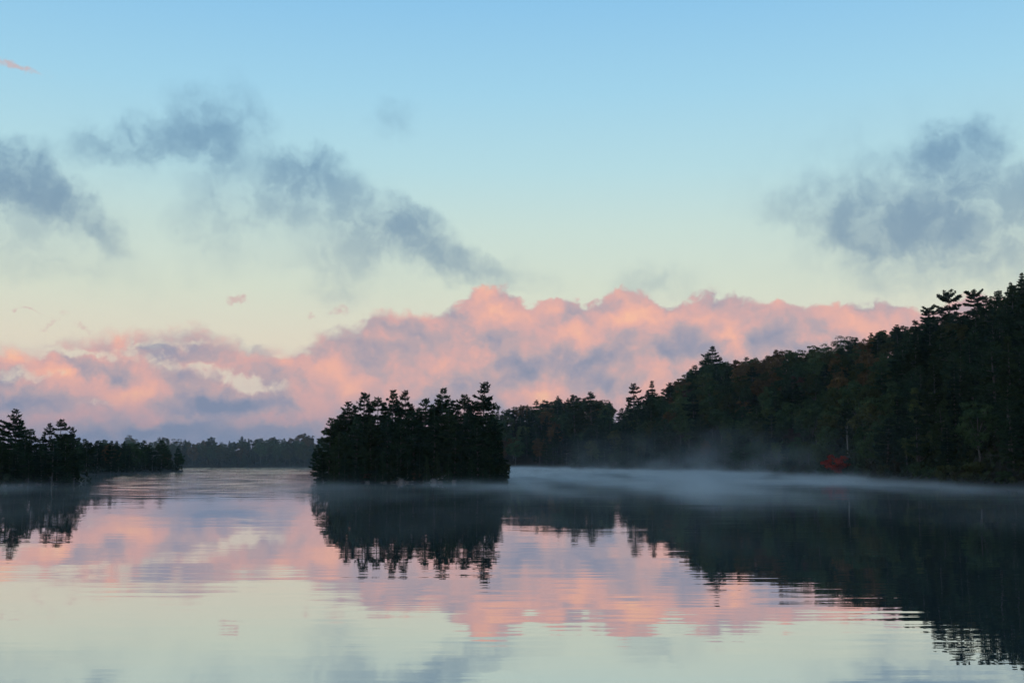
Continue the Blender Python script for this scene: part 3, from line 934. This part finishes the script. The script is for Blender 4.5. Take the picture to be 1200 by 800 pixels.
LABEL = {
    ('hill', 'pine_tree'): ('dark pine growing among the trees of the right hillside', 'pines of the right hillside'),
    ('hill', 'spruce_tree'): ('narrow dark spruce growing among the trees of the right hillside', 'spruces of the right hillside'),
    ('rise', 'pine_tree'): ('bluish hazy pine on the low wooded rise behind the mist', 'pines of the hazy rise'),
    ('rise', 'spruce_tree'): ('bluish hazy spruce on the low wooded rise behind the mist', 'spruces of the hazy rise'),
    ('rise', 'broadleaf_tree'): ('bluish hazy leafy tree on the low wooded rise behind the mist', 'leafy trees of the hazy rise'),
    ('far', 'pine_tree'): ('small distant pine on the far shore across the lake', 'pines of the far shore'),
    ('far', 'spruce_tree'): ('small distant pointed spruce on the far shore across the lake', 'spruces of the far shore'),
    ('far', 'broadleaf_tree'): ('small distant rounded tree on the far shore across the lake', 'rounded trees of the far shore'),
    ('head', 'pine_tree'): ('blackish pine on the low headland beyond the left point', 'pines of the low left headland'),
    ('head', 'spruce_tree'): ('blackish spruce on the low headland beyond the left point', 'spruces of the low left headland'),
    ('head', 'broadleaf_tree'): ('blackish leafy tree on the low headland beyond the left point', 'leafy trees of the low left headland'),
}
counts = {}
for X, Y, z0, sd, zone, kind, h, px in kept:
    top = pix(X, Y, z0 + h)[1]
    if kind == 'broadleaf_tree':
        kit = BROAD[rs.integers(len(BROAD))]
        r = rs.random()
        warm = zone == 'hill' and ((985 < px < 1075 and top < 440) or (860 < px < 915 and top < 445))
        if zone == 'hill':
            if (warm and r < 0.65) or r < 0.04:
                pal, lb, gp = C_RUST, 'rust-brown autumn tree high on the right hillside' if top < 450 else 'rust-brown autumn tree low on the right hillside', 'rust-brown trees of the right hillside'
            elif (warm and r < 0.85) or r < 0.13:
                pal, lb, gp = C_OLIVE, 'olive-yellow leafy tree on the right hillside', 'olive-yellow trees of the right hillside'
            elif r < 0.17:
                pal, lb, gp = C_WINE, 'dull wine-red leafy tree on the right hillside', 'wine-red trees of the right hillside'
            else:
                pal, lb, gp = C_GREEN, 'round-crowned dark green tree on the right hillside', 'green leafy trees of the right hillside'
        else:
            pal = C_GREEN if r < 0.6 else C_OLIVE if r < 0.8 else C_RUST
            lb, gp = LABEL[(zone, kind)]
        wd = rs.uniform(0.9, 1.15)
    else:
        kit = (PINES + RAGGED[:1])[rs.integers(7)] if kind == 'pine_tree' else SPRUCES[rs.integers(3)]
        pal = C_PINE
        lb, gp = LABEL[(zone, kind)]
        wd = rs.uniform(1.0, 1.3)
    tree(kind, kit, (X, Y, z0 - 0.2), h, tuple(pal[rs.integers(len(pal))]), lb, gp, wd)
    counts[(zone, kind)] = counts.get((zone, kind), 0) + 1

# ------------------------------------------------------------------ shore: shrubs, rocks, logs, undergrowth


def rock_mesh(seed):
    rng = np.random.default_rng(seed)
    import bmesh
    bm = bmesh.new()
    bmesh.ops.create_icosphere(bm, subdivisions=3, radius=1)
    ks = rng.normal(size=(7, 3))
    ks /= np.linalg.norm(ks, axis=1)[:, None]
    cut = rng.uniform(0.55, 0.9, 7)
    for v in bm.verts:
        p = np.array(v.co)
        for k, c in zip(ks, cut):
            e = p @ k - c
            if e > 0:
                p = p - k * e * 0.9
        p *= 1 + 0.05 * math.sin(5 * p[0] + seed) * math.sin(6 * p[1] + 2)
        v.co = p * np.array([1.0, 0.75, 0.55])
    me = bpy.data.meshes.new('shore_rock')
    bm.to_mesh(me)
    bm.free()
    me.materials.append(M_ROCK)
    return me


ROCKS = [rock_mesh(i) for i in range(4)]


def shore_pt(px, zone):
    """where the sight line down column px meets the front shore of the island"""
    Xd = (px - 600) / F
    lo = 216 if zone == 'island' else 170
    Y = np.arange(lo, 640, 0.25)
    hit = np.nonzero(ground(Xd * Y, Y) > 0.03)[0]
    return (Xd * Y[hit[0]], Y[hit[0]]) if len(hit) else None


for px, s in ((410, 0.5), (432, 0.7), (447, 0.9), (452, 0.5), (463, 0.8), (470, 1.1), (476, 0.7), (483, 0.6), (500, 0.8), (508, 1.2), (516, 0.7),
              (525, 0.9), (532, 1.2), (540, 0.6), (549, 0.8), (556, 0.5), (566, 0.7)):
    X, Y = shore_pt(px, 'island')
    o = link('shore_rock', R_.choice(ROCKS))
    o.location = (X, Y + R_.uniform(0, 0.6), R_.uniform(0.02, 0.12) * s)
    o.scale = (s * 1.2, s, s * 1.1)
    o.rotation_euler = (0, R_.uniform(-0.2, 0.2), R_.uniform(0, 6.28))
    tag(o, 'brownish boulder at the waterline along the front of the island', 'rock', 'boulders along the island front')
for px, s in ((8, 0.6), (27, 0.5), (48, 0.6), (66, 0.9), (82, 0.5)):
    p = shore_pt(px, 'point')
    o = link('shore_rock', R_.choice(ROCKS))
    o.location = (p[0], p[1] + 0.3, 0.05)
    o.scale = (s * 1.3, s, s)
    o.rotation_euler = (0, 0, R_.uniform(0, 6.28))
    tag(o, 'dark boulder at the waterline of the near left point', 'rock', 'boulders along the left point')
p = shore_pt(985, 'hill')
o = link('shore_rock', ROCKS[1])
o.location = (p[0], p[1] + 0.2, 0.15)
o.scale = (1.5, 1.1, 1.2)
tag(o, 'pale rock at the waterline just under the red maple', 'rock')


def log(pts, r, label):
    tb = Tubes()
    pts = np.array(pts, float)
    k = 9
    s = np.linspace(0, 1, k)
    line = pts[0] + np.outer(s, pts[1] - pts[0]) + np.column_stack([np.zeros((k, 2)), 0.12 * np.sin(s * 5)])
    tb.add(line, np.linspace(r, r * 0.45, k), 7)
    d = pts[1] - pts[0]
    for t, a in ((0.45, 0.5), (0.62, -0.6), (0.8, 0.4)):
        q = pts[0] + d * t
        tb.add([q, q + np.array([d[0] * 0.10, a, 0.5]), q + np.array([d[0] * 0.22, a * 1.4, 0.7])], [r * 0.35, r * 0.25, r * 0.1], 5)
    o = link('fallen_log', tb.mesh('fallen_log', M_LOG))
    tag(o, label, 'log')


X, Y = shore_pt(503, 'island')
log([(X, Y - 0.4, 0.1), (X + 4.2, Y + 1.6, 1.3)], 0.17, 'bleached fallen log slanting up the front shore of the island')
X, Y = shore_pt(466, 'island')
log([(X, Y - 0.2, 0.9), (X + 2.8, Y + 0.2, 0.15)], 0.13, 'short weathered log among boulders left of the island\'s middle')
X, Y = shore_pt(88, 'point')
log([(X, Y + 0.6, 0.9), (X + 2.3, Y - 0.8, 0.0)], 0.16, 'pale fallen log dipping into the water at the tip of the left point')

for px, h in ((377, 2.6), (390, 2.0), (415, 1.8), (428, 2.2), (440, 1.6), (458, 1.8), (490, 2.0), (512, 1.8), (545, 1.8), (560, 2.2), (572, 2.8), (580, 3.4), (586, 4.2)):
    p = shore_pt(px, 'island')
    if p:
        tree('shrub', R_.choice(SHRUBS), (p[0], p[1] + 0.9, 0.05), h, R_.choice([(0.04, 0.055, 0.03), (0.055, 0.055, 0.03), (0.07, 0.045, 0.03)]),
             'leafy dark shrub overhanging the water on the island shore', 'shrubs along the island shore', cat='shrub')
for px in (3, 16, 34, 52, 70, 88):
    p = shore_pt(px, 'point')
    tree('shrub', R_.choice(SHRUBS), (p[0], p[1] + 1.0, 0.05), R_.uniform(1.6, 2.8), (0.038, 0.05, 0.03),
         'leafy dark shrub by the water on the near left point', 'shrubs along the left point', cat='shrub')
for px in np.arange(680, 1200, 9.5):
    px = px + R_.uniform(-3, 3)
    if 968 < px < 992:
        continue
    p = shore_pt(px, 'hill')
    if p:
        tree('shrub', R_.choice(SHRUBS), (p[0] + 0.9, p[1] + 1.0, 0.1), R_.uniform(2.0, 4.2), R_.choice([(0.04, 0.06, 0.03), (0.06, 0.065, 0.03), (0.05, 0.045, 0.03)]),
             'leafy shrub at the foot of the misty right hillside', 'shrubs along the right shore', cat='shrub')


def ground_cover(name, pts, h, size, color, seed, label_mat=M_LEAF):
    """low leafy plants covering the forest floor, one sheet of many leaves"""
    rng = np.random.default_rng(seed)
    X, Y = pts
    Z = ground(X, Y) + rng.uniform(0, 1, len(X)) ** 1.5 * h
    P = np.column_stack([X, Y, Z])
    N = unit(rng.normal(size=P.shape) + np.array([0, -0.2, 0.5]))
    a = unit(np.cross(N, rng.normal(size=P.shape)))
    b = np.cross(N, a)
    q = (size * rng.uniform(0.5, 1.3, len(P)))[:, None] * 0.5
    V = np.stack([P - a * q * 1.2, P - b * q * 0.8, P + a * q * 1.3, P + b * q * 0.8], 1).reshape(-1, 3)
    tag(link(name, mesh_from(name, V, [np.arange(len(V)).reshape(-1, 4)], label_mat), None, color), kind='stuff')


rs = np.random.default_rng(5)
X, Y = rs.uniform(25, 250, 420000), rs.uniform(165, 690, 420000)
sd = lake_sd(X, Y) + 0.6 * wob(X, Y)
px = 600 + F * X / Y
ok = (sd > 0.3) & (sd < 80) & (px > 640) & (px < 1260)
ok &= rs.random(len(X)) < np.where(sd < 14, 1.0, 0.62)
ground_cover('undergrowth', (X[ok], Y[ok]), 2.0, 0.85, (0.036, 0.046, 0.026), 6)
X, Y = rs.uniform(-37, 0, 30000), rs.uniform(222, 241, 30000)
e = 1 - np.hypot((X - ISL[0]) / ISL[2], (Y - ISL[1]) / ISL[3])
ok = e > 0.07
ground_cover('undergrowth', (X[ok], Y[ok]), 2.6, 0.5, (0.034, 0.042, 0.026), 7)
X, Y = rs.uniform(-360, -60, 300000), rs.uniform(180, 920, 300000)
sd = lake_sd(X, Y) + 0.6 * wob(X, Y)
px = 600 + F * X / Y
ok = (sd > 0.3) & (sd < 45) & (px > -40) & (px < 420)
ground_cover('undergrowth', (X[ok], Y[ok]), 3.0, 0.9, (0.036, 0.044, 0.028), 8)
